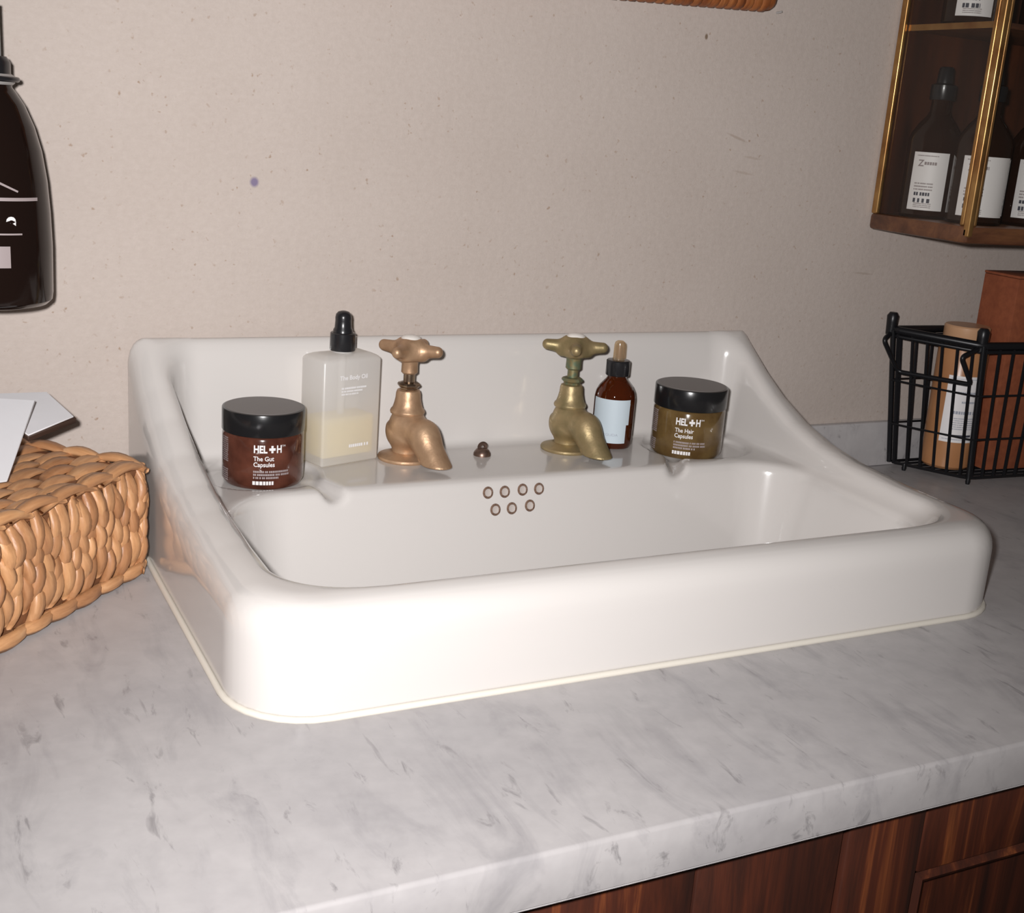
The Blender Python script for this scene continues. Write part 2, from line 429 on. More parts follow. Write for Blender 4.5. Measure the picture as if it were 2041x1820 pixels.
def wrap(name, vf, r, th0, z0=0.0, thick=0.0):
    """flat (x, z) shapes bent round a cylinder of radius r; x = 0 at angle th0"""
    vs = [(r * math.cos(th0 + x / r), r * math.sin(th0 + x / r), z0 + z) for x, z in vf[0]]
    return mesh(name, vs, vf[1], True)
def text_vf(body, size, bold=0.0, x=0.0, z=0.0, sx=1.0):
    m = text_mesh('t', body, size, bold)
    vf = ([(x + v.co.x * sx, z + v.co.y) for v in m.vertices], [tuple(p.vertices) for p in m.polygons])
    bpy.data.meshes.remove(m); return vf
def join_vf(*vfs):
    V, F = [], []
    for v, f in vfs:
        n = len(V); V += v; F += [tuple(i + n for i in q) for q in f]
    return V, F
def cam_angle(x, y): return math.atan2(CAMLOC.y - y, CAMLOC.x - x)

# ------------------------------------------------------------------ the setting
def struct(name, m, mat): return tag(link(name, m, mat), kind='structure')
struct('wall_back', box('wall_back', (-1.6, 0.0, -0.85), (2.2, 0.12, 1.7)), M['wall'])
struct('floor', box('floor', (-1.6, -2.2, -0.90), (2.2, 0.0, -0.85)), M['floor'])

# marble worktop: a slab with a cut-out for the basin
def slab_with_hole(name, x0, x1, y0, y1, z0, z1, hx0, hx1, hy0, hy1):
    bm = bmesh.new()
    O = [(x0, y0), (x1, y0), (x1, y1), (x0, y1)]; H = [(hx0, hy0), (hx1, hy0), (hx1, hy1), (hx0, hy1)]
    vs = {}
    for nm, L in (('o', O), ('h', H)):
        for i, (x, y) in enumerate(L):
            for z in (0, 1): vs[nm, i, z] = bm.verts.new((x, y, (z0, z1)[z]))
    for i in range(4):
        j = (i + 1) % 4
        for z in (0, 1): bm.faces.new((vs['o', i, z], vs['o', j, z], vs['h', j, z], vs['h', i, z]))
        bm.faces.new((vs['o', i, 0], vs['o', j, 0], vs['o', j, 1], vs['o', i, 1]))
        bm.faces.new((vs['h', i, 0], vs['h', j, 0], vs['h', j, 1], vs['h', i, 1]))
    bm.edges.ensure_lookup_table()
    ed = [e for e in bm.edges if all(abs(v.co.y - y0) < 1e-6 for v in e.verts) and abs(e.verts[0].co.z - e.verts[1].co.z) < 1e-6]
    bmesh.ops.bevel(bm, geom=ed, offset=0.0025, segments=2, profile=0.5, affect='EDGES')
    return bm_mesh(name, bm, True, 40)
top = link('marble_worktop', slab_with_hole('worktop', -0.75, 1.35, -0.553, -0.0005, -0.0325, 0.0, 0.035, 0.585, -0.355, -0.025), M['marble'])
tag(top, 'grey-veined white marble worktop with a thick square front edge', 'worktop')
for nm, x0, x1, lab in (('marble_upstand', 0.626, 1.35, 'low grey marble upstand along the wall right of the basin'),
                        ('marble_upstand', -0.75, -0.006, 'low grey marble upstand along the wall behind the woven basket')):
    tag(link(nm, box(nm, (x0, -0.009, 0.0003), (x1, -0.0005, 0.052), 0.0015), M['marble']), lab, 'upstand')

# ------------------------------------------------------------------ vanity unit under the worktop
van = thing('vanity_cabinet', 'dark red-brown stained pine vanity cabinet under the marble worktop', 'cabinet', (0.0, -0.533, -0.85))
ZT = -0.034 + 0.85
def vbox(nm, x0, x1, z0, z1, y0=0.0, y1=0.02, bev=0.0015):
    return link(nm, box(nm, (x0, y0, z0), (x1, y1, z1), bev), M['vanity'], van)
vbox('plinth', -0.70, 1.30, 0.0, 0.08, 0.02, 0.04)
px = [-0.70, -0.59, -0.47, -0.36, -0.24, -0.13, -0.02, 0.105, 0.222, 0.331]
for a, b2 in zip(px, px[1:]): vbox('plank', a + 0.0006, b2 - 0.0006, 0.08, ZT)
def door(x0, x1, w=0.064):
    z0, z1 = 0.085, ZT
    d = vbox('door', x0 + w - 0.004, x1 - w + 0.004, z0 + w, z1 - 0.056, 0.012, 0.020, 0.0)
    for nm, a, b2, c, e in (('stile', x0, x0 + w, z0, z1), ('stile', x1 - w, x1, z0, z1),
                            ('rail', x0 + w, x1 - w, z1 - 0.060, z1), ('rail', x0 + w, x1 - w, z0, z0 + w)):
        link(nm, box(nm, (a + .0003, -0.001, c), (b2 - .0003, 0.0195, e), 0.002), M['vanity'], d)
    # bevelled moulding round the sunk panel
    bm = bmesh.new(); ix0, ix1, iz0, iz1 = x0 + w, x1 - w, z0 + w, z1 - 0.060
    O = [(ix0, -0.001, iz0), (ix1, -0.001, iz0), (ix1, -0.001, iz1), (ix0, -0.001, iz1)]; e = 0.017
    I = [(ix0 + e, 0.0115, iz0 + e), (ix1 - e, 0.0115, iz0 + e), (ix1 - e, 0.0115, iz1 - e), (ix0 + e, 0.0115, iz1 - e)]
    P = [[(p[0] * (1 - t) + q[0] * t, yy, p[2] * (1 - t) + q[2] * t) for p, q in zip(O, I)] for t, yy in ((0, 0.0), (0.25, -0.003), (0.5, 0.0), (0.6, 0.006), (1.0, 0.0118))]
    R = [[bm.verts.new(p) for p in ring] for ring in P]
    for A, B in zip(R, R[1:]):
        for i in range(4): bm.faces.new((A[i], A[(i + 1) % 4], B[(i + 1) % 4], B[i]))
    link('moulding', bm_mesh('moulding', bm), M['vanity'], d)
door(0.334, 0.80); door(0.803, 1.269)
vbox('plank', 1.271, 1.30, 0.08, ZT)
for nm, a, b2 in (('side_panel', -0.70, -0.68), ('side_panel', 1.28, 1.30)):
    link(nm, box(nm, (a, 0.021, 0.0), (b2, 0.52, ZT - 0.001)), M['vanity'], van)

# ------------------------------------------------------------------ washbasin
DK = 0.060
def top_curve():
    d = np.array([-0.02, 0, .014, .035, .06, .09, .13, .17, .21, .27, .33, .42]); z = np.array([.1650, .1650, .1640, .1485, .1305, .1125, .0945, .0835, .0775, .0735, .0725, .0725])
    xs = np.linspace(-0.02, 0.42, 441); zs = np.interp(xs, d, z)
    k = np.exp(-np.linspace(-2, 2, 17) ** 2); k /= k.sum()
    zs = np.convolve(np.pad(zs, 8, mode='edge'), k, 'valid'); return xs, zs
TX, TZ = top_curve()
def basin_sdf(X, Y, Z):
    rr = np.where(Y < -0.19, 0.052, 0.012)
    outer = rbox2(X, Y, 0.312, -0.1935, 0.312, 0.1925, rr)
    ty = np.interp(-Y, TX, TZ).astype(np.float32); sl = np.gradient(TZ, TX); sy = np.interp(-Y, TX, sl)
    d = smax(outer + 0 * Z, (Z - ty) / np.sqrt(1 + sy * sy), 0.026)
    d = np.maximum(d, 0.0005 - Z)
    lower = np.maximum(rbox2(X, Y, 0.31, -0.19, 0.268, 0.158, 0.06), np.maximum(-0.125 - Z, Z - 0.02))
    d = np.minimum(d, lower)
    zz = np.maximum(Z - DK, 0)
    rb = np.where(Y < -0.19, 0.045, 0.018)
    cut1 = smax(rbox2(X, Y, 0.311, -0.1915, 0.2735, 0.1595, rb) - 0.12 * zz, DK - Z, 0.010)
    d = smax(d, -cut1, 0.012)
    cut2 = smax(rbox2(X, Y, 0.31, -0.2445, 0.266, 0.1085, 0.055) + 0.22 * (DK - Z), -0.095 - Z, 0.05)
    d = smax(d, -cut2, 0.009)
    for cx, hx, gx0, gx1 in ((0.094, 0.046, 0.128, 0.1395), (0.522, 0.052, 0.481, 0.4575)):
        dish = smax(rbox2(X, Y, cx, -0.0775, hx, 0.0405, 0.038), DK - 0.0050 - Z, 0.006)
        d = smax(d, -dish, 0.005)
        gro = capsule(X, Y, Z, (gx0, -0.098, DK + 0.001), (gx1, -0.146, DK - 0.0030), 0.0065, 0.0085)
        d = smax(d, -gro, 0.005)
    return d
basin = thing('washbasin', 'large white porcelain washbasin with raised back and sloping sides, set on the marble worktop', 'sink', (0.31, -0.19, 0.0))
bmsh = sdf_mesh('basin_bowl', basin_sdf, (-0.01, -0.395, -0.135), (0.63, 0.006, 0.165), 0.0025)
bmsh.transform(Matrix.Translation((-0.31, 0.19, 0)))
bowl = link('basin_bowl', bmsh, M['porcelain'], basin)
# cream sealant bead round the foot of the basin
def rr_path(x0, x1, y0, y1, rf, rbk, n=8):
    pts = []
    for cx, cy, r, a0 in ((x1 - rbk, y1 - rbk, rbk, 0), (x0 + rbk, y1 - rbk, rbk, PI / 2), (x0 + rf, y0 + rf, rf, PI), (x1 - rf, y0 + rf, rf, 3 * PI / 2)):
        for k in range(n + 1):
            a = a0 + PI / 2 * k / n; pts.append((cx + r * math.cos(a), cy + r * math.sin(a)))
    return pts
pth = [(x - 0.31, y + 0.19, 0.0012) for x, y in rr_path(-0.0010, 0.6250, -0.3870, -0.004, 0.053, 0.01)]
link('sealant_bead', tube('sealant_bead', pth, 0.0024, 8, True), M['caulk'], basin)
# overflow holes in the back of the bowl (slightly leaning wall)
def wall_y(z): return -0.137 - 0.22 * (DK - z)
holes = [(0.2675, 0.0475), (0.2832, 0.0472), (0.3002, 0.0478), (0.3160, 0.0475), (0.2740, 0.0330), (0.2895, 0.0330), (0.3068, 0.0340)]
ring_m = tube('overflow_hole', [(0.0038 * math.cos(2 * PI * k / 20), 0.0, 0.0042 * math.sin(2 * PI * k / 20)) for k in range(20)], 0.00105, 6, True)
disc_m = lathe('hole_inside', [(0.0, 0.0), (0.0020, 0.0), (0.0033, 0.0004)], 20)
disc_m.transform(Matrix.Rotation(PI / 2, 4, 'X'))
ring_m.materials.append(M['holeshade']); disc_m.materials.append(M['holein'])  # dark ring colour stands in for the shade inside each hole
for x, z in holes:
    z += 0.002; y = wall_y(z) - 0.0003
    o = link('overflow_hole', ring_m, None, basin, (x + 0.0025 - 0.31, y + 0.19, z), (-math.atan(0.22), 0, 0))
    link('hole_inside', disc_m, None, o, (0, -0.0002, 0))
link('drain', lathe('drain', [(0, 0.0), (0.017, 0.0), (0.019, 0.0022), (0.026, 0.0030), (0.028, 0.0014), (0.028, -0.001), (0, -0.001)], 32), M['steel'], basin, (0.0, -0.055, -0.0935))
# bronze plug-chain stay on the deck
st = link('chain_stay', lathe('chain_stay', [(0, 0), (0.0080, 0), (0.0078, 0.0022), (0.0060, 0.0050), (0.0040, 0.0066), (0, 0.0072)], 24), M['bronze'], basin, (0.2985 - 0.31, -0.0655 + 0.19, DK))
tag(st, 'small bronze plug-chain stay')
link('eyelet', tube('eyelet', [(0.0032 * math.cos(2 * PI * k / 16), 0, 0.0078 + 0.0030 * math.sin(2 * PI * k / 16)) for k in range(16)], 0.0019, 6, True), M['bronze'], st)

# ------------------------------------------------------------------ pillar taps
def tap_body(X, Y, Z):
    d = capsule(X, Y, Z, (0, 0, 0.001), (0, 0, 0.010), 0.0122, 0.0118)
    d = smin(d, capsule(X, Y, Z, (0, 0.001, 0.0235), (0, 0.0, 0.0260), 0.0178, 0.0160), 0.003)
    d = smin(d, capsule(X, Y, Z, (0, 0, 0.028), (0, 0, 0.032), 0.0130, 0.0118), 0.006)
    s = capsule(X, Y, Z, (0, -0.006, 0.0265), (0, -0.026, 0.0240), 0.0130, 0.0115)
    s = smin(s, capsule(X, Y, Z, (0, -0.026, 0.0240), (0, -0.0490, -0.0010), 0.0115, 0.0128), 0.010)
    s = smax(s, 0.0045 - Z, 0.0015)
    d = smin(d, s, 0.008)
    hole = capsule(X, Y, Z, (0, -0.044, -0.01), (0, -0.043, 0.001), 0.0080, 0.0070)
    return np.maximum(smax(d, -hole, 0.001), 0.0004 - Z)
def tap_head(X, Y, Z):
    R = np.sqrt(X * X + Y * Y)
    d = smax(R - (0.0145 - (Z - 0.083) * 0.26), np.abs(Z - 0.0915) - 0.0085, 0.004)
    for k in range(4):
        a = k * PI / 2; c, s = math.cos(a), math.sin(a)
        d = smin(d, capsule(X, Y, Z, (c * 0.008, s * 0.008, 0.0905), (c * 0.0255, s * 0.0255, 0.0915), 0.0062, 0.0046), 0.007)
    return d
body_m = sdf_mesh('tap_body', tap_body, (-0.022, -0.082, -0.002), (0.022, 0.022, 0.046), 0.001)
head_m = sdf_mesh('cross_handle', tap_head, (-0.036, -0.036, 0.078), (0.036, 0.036, 0.104), 0.0009)
fl_m = lathe('base_flange', [(0, 0), (0.0240, 0), (0.0245, 0.0012), (0.0238, 0.0026), (0.0180, 0.0042), (0.0140, 0.0060), (0.012, 0.0062), (0, 0.0062)], 48)
bon_m = lathe('bonnet', [(0, .0365), (.0118, .0365), (.0122, .0375), (.0148, .0385), (.0152, .0400), (.0146, .0415), (.0132, .0430), (.0120, .0465), (.0110, .0510), (.0106, .0555), (.0098, .0575), (.0070, .0583), (0, .0583)], 40)
gl_m = lathe('gland_nut', [(0, .0580), (.0076, .0580), (.0080, .0600), (.0098, .0612), (.0100, .0625), (.0090, .0638), (.0050, .0645), (0, .0645)], 8, 20)
sp_m = lathe('spindle', [(0, .0640), (.0050, .0640), (.0050, .0720), (0, .0720)], 24)
co_m = lathe('handle_collar', [(0, .0712), (.0060, .0712), (.0072, .0724), (.0070, .0790), (.0080, .0835), (0, .0835)], 24)
bt_m = lathe('ceramic_button', [(0, .0990), (.0088, .0990), (.0086, .1000), (.0070, .1018), (.0035, .1028), (0, .1031)], 32)
def tap(x, y, rz, head_rz, mat, spm, com, label):
    t = thing('pillar_tap', label, 'tap', (x, y, DK + 0.0001), rz, 'pair of old basin taps')
    for nm, me, mt, r in (('base_flange', fl_m, mat, 0), ('tap_body', body_m, mat, 0), ('bonnet', bon_m, mat, 0), ('gland_nut', gl_m, spm, 0),
                          ('spindle', sp_m, spm, 0), ('handle_collar', co_m, com, 0), ('cross_handle', head_m, mat, head_rz)):
        c = me.copy(); link(nm, c, mt, t, None, (0, 0, r))
    hd = [c for c in t.children if c.name.startswith('cross_handle')][0]
    tag(link('ceramic_button', bt_m.copy(), M['ceramic'], hd), 'white ceramic button')
    t.scale = (1.0, 1.0, 1.065)
    return t
tap(0.2262, -0.0605, math.radians(14), math.radians(-62), M['copper'], M['steel'], M['copper'], 'coppery brass pillar tap beside the frosted square bottle')
tap(0.3870, -0.0625, math.radians(9), math.radians(-36), M['brass'], M['verd'], M['verd'], 'greenish tarnished brass pillar tap in front of the small dropper bottle')

# ------------------------------------------------------------------ two lidded jars
def jar(x, y, z, mat, label, line1, off, sc):
    t = thing('capsule_jar', label, 'jar', (x, y, z), 0, 'lidded capsule jars')
    R = 0.0325
    link('jar_body', lathe('jar_body', [(0, 0), (R - 0.006, 0), (R - 0.002, 0.0012), (R, 0.0045), (R, 0.0410), (R - 0.001, 0.0430), (R - 0.003, 0.0440), (0, 0.0440)], 64), mat, t)
    L = link('lid', lathe('lid', [(0, 0.0437), (R + 0.0002, 0.0437), (R + 0.0005, 0.0443), (R + 0.0005, 0.0608), (R + 0.0001, 0.0617), (R - 0.0012, 0.0621), (0, 0.0621)], 64), M['lid'], t)
    tag(link('lid_face', lathe('lid_face', [(0, 0.0624), (R - 0.0016, 0.0624), (R - 0.0014, 0.0621)], 64), M['lidtop'], L), 'grey matt top of the lid')
    th = cam_angle(x, y) + off
    Z = 0.0318
    vf = join_vf(text_vf('HEL', 0.0084, 0.00030, 0, Z, 0.74), text_vf('+', 0.0100, 0.0006, 0.0122, Z - 0.0007, 0.85), text_vf('H', 0.0084, 0.00030, 0.0180, Z, 0.74), text_vf('TM', 0.0022, 0.0, 0.0226, Z + 0.0045))
    link('logo_print', wrap('logo_print', vf, R + 0.0003, th), M['print_white'], t)
    vf = join_vf(text_vf(line1, 0.0052, 0.00008, 0.0, 0.0252, 0.9), text_vf('Capsules', 0.0052, 0.00008, 0.0, 0.0204, 0.9))
    link('name_print', wrap('name_print', vf, R + 0.0003, th), M['print_white'], t)
    vf = glyph_rects([(0, 0.0285, 0.0155, 0.0016), (0, 0.0290, 0.0130, 0.0016), (0, 0.0200, 0.0105, 0.0016)])
    link('small_print', wrap('small_print', vf, R + 0.0003, th), M['print_grey'], t)
    link('foot_print', wrap('foot_print', glyph_rects([(-0.0005, 0.0160, 0.0055, 0.0030)]), R + 0.0003, th), M['print_white'], t)
    # columns of small print round the side
    for z0, n in ((0.0205, 12), (0.0050, 6)):
        vf = glyph_rects([(-0.014, -0.002, z0 + 0.0017 * k, 0.0012) for k in range(n)])
        link('side_print', wrap('side_print', vf, R + 0.0003, cam_angle(x, y) - math.radians(52)), M['print_grey'], t)
    t.scale = (sc, sc, sc * (1.0 if sc == 1 else 1.03))
    return t
jar(0.0940, -0.0800, DK - 0.0049, M['jar_red'], 'black-lidded jar of reddish-brown glass at the left end of the basin deck', 'The Gut', math.radians(-13), 1)
jar(0.5080, -0.0815, DK - 0.0049, M['jar_olive'], 'black-lidded jar of olive-brown glass at the right end of the basin deck', 'The Hair', math.radians(-19), 1.05)

# ------------------------------------------------------------------ frosted square bottle
bt = thing('oil_bottle', 'square frosted glass bottle of pale yellow oil with a black dropper', 'bottle', (0.1683, -0.0512, DK + 0.0002), math.radians(17))
W2, D2, H2 = 0.0295, 0.0165, 0.0905
bm = bmesh.new(); bmesh.ops.create_cube(bm, size=1)
for v in bm.verts: v.co = Vector((v.co.x * 2 * W2, v.co.y * 2 * D2, (v.co.z + 0.5) * H2))
topf = [f for f in bm.faces if f.normal.z > 0.9][0]
r = bmesh.ops.inset_region(bm, faces=[topf], thickness=0.0100, depth=0.0); topf.normal_update()
for v in topf.verts: v.co.z += 0.0035
bmesh.ops.bevel(bm, geom=list(bm.edges), offset=0.0022, segments=3, profile=0.5, affect='EDGES')
gb = link('glass_body', bm_mesh('glass_body', bm, True, 30), M['frost'], bt)
link('glass_neck', lathe('glass_neck', [(0, 0.0925), (0.0088, 0.0925), (0.0088, 0.0965), (0, 0.0965)], 24), M['frost'], bt)
link('oil', box('oil', (-W2 + 0.0035, -D2 + 0.0035, 0.006), (W2 - 0.0035, D2 - 0.0035, 0.0405), 0.002), M['liquid'], bt)
dc = link('dropper_cap', lathe('dropper_cap', [(0, .0955), (.0106, .0955), (.0108, .0962), (.0106, .1098), (.0096, .1106), (0, .1106)], 28), M['blackplastic'], bt)
link('rubber_teat', lathe('rubber_teat', [(0, .1104), (.0084, .1104), (.0082, .1128), (.0072, .1145), (.0068, .1205), (.0069, .1230), (.0063, .1258), (.0045, .1278), (.0018, .1286), (0, .1287)], 28), M['blackplastic'], dc)
link('pipette', lathe('pipette', [(0, .012), (.0012, .0125), (.0030, .020), (.0030, .0955), (0, .0955)], 16), M['frost'], dc)
def flat_print(nm, vf, mat, parent, y, dx=0, dz=0):
    return link(nm, mesh(nm, [(x + dx, y, z + dz) for x, z in vf[0]], vf[1]), mat, parent)
vf = join_vf(text_vf('The Body Oil', 0.0052, 0.0001, -0.0135, 0.0735), glyph_rects([(-0.0115, 0.014, 0.0655, 0.0016), (-0.0115, 0.010, 0.0630, 0.0014), (-0.0115, 0.006, 0.0605, 0.0014)]))
flat_print('foot_print', glyph_rects([(-0.002, 0.018, 0.0145, 0.0026)]), M['print_frost'], bt, -D2 - 0.0003)
flat_print('name_print', vf, M['print_frost'], bt, -D2 - 0.0003)

# ------------------------------------------------------------------ small amber dropper bottle
dx, dy = 0.4360, -0.0610
db = thing('dropper_bottle', 'small amber glass dropper bottle with a pale blue label, behind the right-hand tap', 'bottle', (dx, dy, DK + 0.0002))
R = 0.0193
link('amber_body', lathe('amber_body', [(0, 0), (R - 0.005, 0), (R - 0.0015, 0.0013), (R, 0.0050), (R, 0.0480), (R - 0.0010, 0.0535), (R - 0.0035, 0.0585), (R - 0.0075, 0.0632), (0.0098, 0.0655), (0.0088, 0.0675), (0.0088, 0.0700), (0, 0.0700)], 48), M['amber'], db)
th = cam_angle(dx, dy)
v1, f1 = rect(-R * math.radians(68), R * math.radians(50), 0.0245, 0.0485, 22)
v2, f2 = rect(-R * math.radians(62), R * math.radians(41), 0.0070, 0.0245, 22)
lb = link('label', wrap('label', join_vf((v1, f1), (v2, f2)), R + 0.00015, th), M['label_blue'], db)
tag(lb, 'pale blue paper label with a notched edge')
vf = join_vf(text_vf('ARGUDA', 0.0034, 0.0, -0.0115, 0.0140, 1.25))
link('label_print', wrap('label_print', vf, R + 0.0004, th), M['print_pale'], lb)
cp = link('ribbed_cap', lathe('ribbed_cap', [(0, .0688), (.0108, .0688), (.0112, .0694), (.0112, .0822), (.0104, .0832), (.0070, .0836), (0, .0836)], 36), M['blackplastic'], db)
link('bulb', lathe('bulb', [(0, .0834), (.0058, .0834), (.0054, .0860), (.0052, .0975), (.0046, .0998), (.0028, .1012), (0, .1017)], 24), M['clear'], cp)
link('pipette', lathe('pipette', [(0, .0835), (.0022, .0835), (.0022, .0960), (.0012, .0966), (0, .0966)], 12), M['clear'], cp)

# ------------------------------------------------------------------ woven basket on the left
BA = math.atan2(0.1174, 0.1133)        # long side runs toward the left front
bk = thing('woven_basket', 'woven seagrass basket with a closed lid, on the marble left of the basin', 'basket', (-0.0075, -0.1240, 0.0), BA + PI)
# local frame: +x along the front face (away from the right-hand corner), +y to the wall side is -y here
BL, BD, BH = 0.30, 0.146, 0.086
bk.rotation_euler = (0, 0, BA + PI)    # +x points from the right-hand corner to the left front; body lies on local -y
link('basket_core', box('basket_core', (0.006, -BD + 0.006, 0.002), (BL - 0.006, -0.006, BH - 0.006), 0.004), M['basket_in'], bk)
def strand_mesh(name, L, w, t, bow):
    n, m = 8, 6; vs, fs = [], []
    for i in range(n + 1):
        u = i / n; e = max(0.0, math.sin(PI * (0.08 + 0.84 * u))) ** 0.40
        for k in range(m):
            a = 2 * PI * k / m
            tw = 0.5 * (u - 0.5)
            x = w * e * math.cos(a + tw); y = t * e * math.sin(a + tw) + bow * (math.sin(PI * u) - 0.55)
            vs.append((x, y, (u - 0.5) * L))
    for i in range(n):
        for k in range(m):
            k2 = (k + 1) % m; fs.append((i * m + k, i * m + k2, (i + 1) * m + k2, (i + 1) * m + k))
    fs.append(tuple(range(m))); fs.append(tuple(n * m + k for k in reversed(range(m))))
    return mesh(name, vs, fs, True)
sm = [strand_mesh('strand', 0.042, 0.0072, 0.0036, 0.0062), strand_mesh('strand', 0.038, 0.0066, 0.0040, 0.0055), strand_mesh('strand', 0.047, 0.0076, 0.0034, 0.0068)]
for s_ in sm: s_.materials.append(M['straw'])
rnd = random.uniform
nc = 31
for c in range(nc):                     # front face, columns of overlapping twisted strands
    x = 0.006 + (BL - 0.012) * c / (nc - 1)
    for rI in range(4):
        z = 0.0245 + 0.0155 * rI + (0.008 if c % 2 else 0.0)
        z = max(min(z, BH - 0.0185 + rnd(-.001, .001)), 0.0235)
        o = link('strand', sm[random.randrange(3)], None, bk, (x + rnd(-.002, .002), -0.003 + rnd(-.001, .0012), z + rnd(-.003, .003)),
                 (0, (0.20 if c % 2 else -0.14) + rnd(-.12, .12), rnd(-.25, .25)))
        o.rotation_mode = 'XYZ'; o.scale = (rnd(.68, 1.0), rnd(.8, 1.25), rnd(.78, .95))
ns = 13
for c in range(ns):                     # right-hand end
    y = -0.006 - (BD - 0.012) * c / (ns - 1)
    for rI in range(4):
        z = 0.0245 + 0.0155 * rI + (0.008 if c % 2 else 0.0)
        z = max(min(z, BH - 0.0185 + rnd(-.001, .001)), 0.0235)
        o = link('strand', sm[random.randrange(3)], None, bk, (0.003 + rnd(-.001, .001), y + rnd(-.002, .002), z + rnd(-.003, .003)), (0, 0, PI / 2 + rnd(-.2, .2)))
        o.rotation_euler.x = (0.3 if c % 2 else -0.22) + rnd(-.15, .15); o.scale = (rnd(.85, 1.2), rnd(.8, 1.2), rnd(.78, .95))
for k in range(4):                      # rounded corner strands
    link('strand', sm[0], None, bk, (0.003, -0.003, 0.0245 + 0.0145 * k), (rnd(-.1, .1), rnd(-.2, .2), PI / 4))
for c in range(11):                     # braid along the foot of the front and the end
    o = link('foot_strand', sm[c % 3], None, bk, (0.014 + 0.027 * c, -0.0022, 0.0062 + rnd(0, .0006)), (0, PI / 2, rnd(-.05, .05))); o.scale = (0.78, 0.8, 1.0)
for c in range(5):
    o = link('foot_strand', sm[c % 3], None, bk, (0.0042, -0.018 - 0.027 * c, 0.0062), Matrix(((0, -1, 0), (0, 0, -1), (1, 0, 0))).to_euler()); o.scale = (0.78, 0.8, 1.0)
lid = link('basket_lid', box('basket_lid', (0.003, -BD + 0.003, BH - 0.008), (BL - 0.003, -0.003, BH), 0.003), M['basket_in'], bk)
rows = 10
for rI in range(rows):                  # rows of strands lying along the lid
    y = -0.011 - (BD - 0.022) * rI / (rows - 1)
    for c in range(9):
        x = 0.016 + 0.0335 * c + (0.016 if rI % 2 else 0)
        if x > BL - 0.012: continue
        o = link('lid_strand', sm[random.randrange(3)], None, lid, (x + rnd(-.003, .003), y + rnd(-.0015, .0015), BH + rnd(-.0005, .001)), (PI / 2, rnd(-.06, .06), PI / 2 + rnd(-.12, .12)))
        o.scale = (rnd(1.0, 1.3), rnd(.6, .9), rnd(1.0, 1.2))
for c in range(9):                     # rolled rim along the front and the end
    o = link('rim_strand', sm[c % 3], None, lid, (0.025 + 0.031 * c, -0.002, BH + 0.0015 + rnd(-.0006, .0006)), (PI / 2, 0, PI / 2 + rnd(-.06, .06))); o.scale = (0.85, 1.0, 1.25)
for c in range(5):
    o = link('rim_strand', sm[c % 3], None, lid, (0.003, -0.022 - 0.031 * c, BH + 0.0012), (PI / 2, 0, rnd(-.06, .06))); o.scale = (0.85, 1.0, 1.25)

# ------------------------------------------------------------------ white card on the basket
cd = thing('folded_card', 'white folded card with a dark underside, lying open on the woven basket', 'card', (-0.112, -0.135, BH + 0.0055))
def slab(nm, P, thick, mat, parent):
    P = [Vector(p) - Vector(cd.location) for p in P]; n = (P[1] - P[0]).cross(P[2] - P[0]).normalized() * thick
    vs = P + [p - n for p in P]; k = len(P)
    fs = [tuple(range(k)), tuple(range(2 * k - 1, k - 1, -1))] + [(i, i + k, (i + 1) % k + k, (i + 1) % k) for i in range(k)]
    bm = bmesh.new(); m0 = mesh(nm, vs, fs); bm.from_mesh(m0); bpy.data.meshes.remove(m0)
    bmesh.ops.bevel(bm, geom=list(bm.edges), offset=min(thick * .3, 0.0006), segments=1, affect='EDGES')
    return link(nm, bm_mesh(nm, bm, True, 40), mat, parent)
slab('front_leaf', [(-0.105, -0.165, 0.0935), (-0.079, -0.098, 0.1325), (-0.150, -0.080, 0.1355), (-0.180, -0.190, 0.0935)], 0.0015, M['card'], cd)
bl = slab('back_leaf', [(-0.0865, -0.118, 0.1120), (-0.0530, -0.098, 0.1195), (-0.0670, -0.060, 0.1295), (-0.1180, -0.060, 0.1295)], 0.0012, M['card'], cd)
ul = slab('dark_backing', [(-0.0865, -0.1178, 0.1107), (-0.0508, -0.0955, 0.1175), (-0.0660, -0.058, 0.1280), (-0.1180, -0.060, 0.1280)], 0.0045, M['card_dark'], cd)
tag(ul, 'dark brown underside of the card')

# ------------------------------------------------------------------ wall-mounted bottle, top left
hx, hy = -0.1015, -0.0575
hb = thing('soap_dispenser', 'large dark amber dispenser bottle mounted on the wall above the woven basket', 'bottle', (hx, hy, 0.1960)); hb.scale = (1, 1, 0.965)
prof = [(0, 0.0), (.030, 0.0), (.037, .0015), (.0405, .005), (.0412, .010), (.0416, .045), (.0408, .070), (.0392, .093), (.0362, .114), (.0318, .131), (.0258, .146), (.0205, .1545), (.0180, .158), (.0178, .162), (0, .162)]
link('amber_body', lathe('amber_body', prof, 64), M['darkamber'], hb)
ngr = link('neck_ring', lathe('neck_ring', [(0, .1595), (.0185, .1595), (.0200, .1610), (.0200, .1655), (.0180, .1670), (0, .1670)], 40), M['grey_ring'], hb)
pc = link('pump_collar', lathe('pump_collar', [(0, .1668), (.0175, .1668), (.0175, .1750), (.0150, .1790), (0, .1790)], 40), M['blackplastic'], hb)
pp = link('pump_stem', lathe('pump_stem', [(0, .1785), (.0115, .1785), (.0115, .215), (.007, .216), (.007, .235), (0, .235)], 24), M['teal'], hb)
link('pump_spout', tube('pump_spout', arcpts([(0, 0, .232), (0, 0, .242), (-.03, -.03, .242), (-.036, -.036, .232)], .008), .005, 10), M['blackplastic'], pp)
br = link('wall_bracket', tube('wall_bracket', [(.0215 * math.cos(2 * PI * k / 28), .0215 * math.sin(2 * PI * k / 28), .1635) for k in range(28)], .002, 8, True), M['blackplastic'], hb)
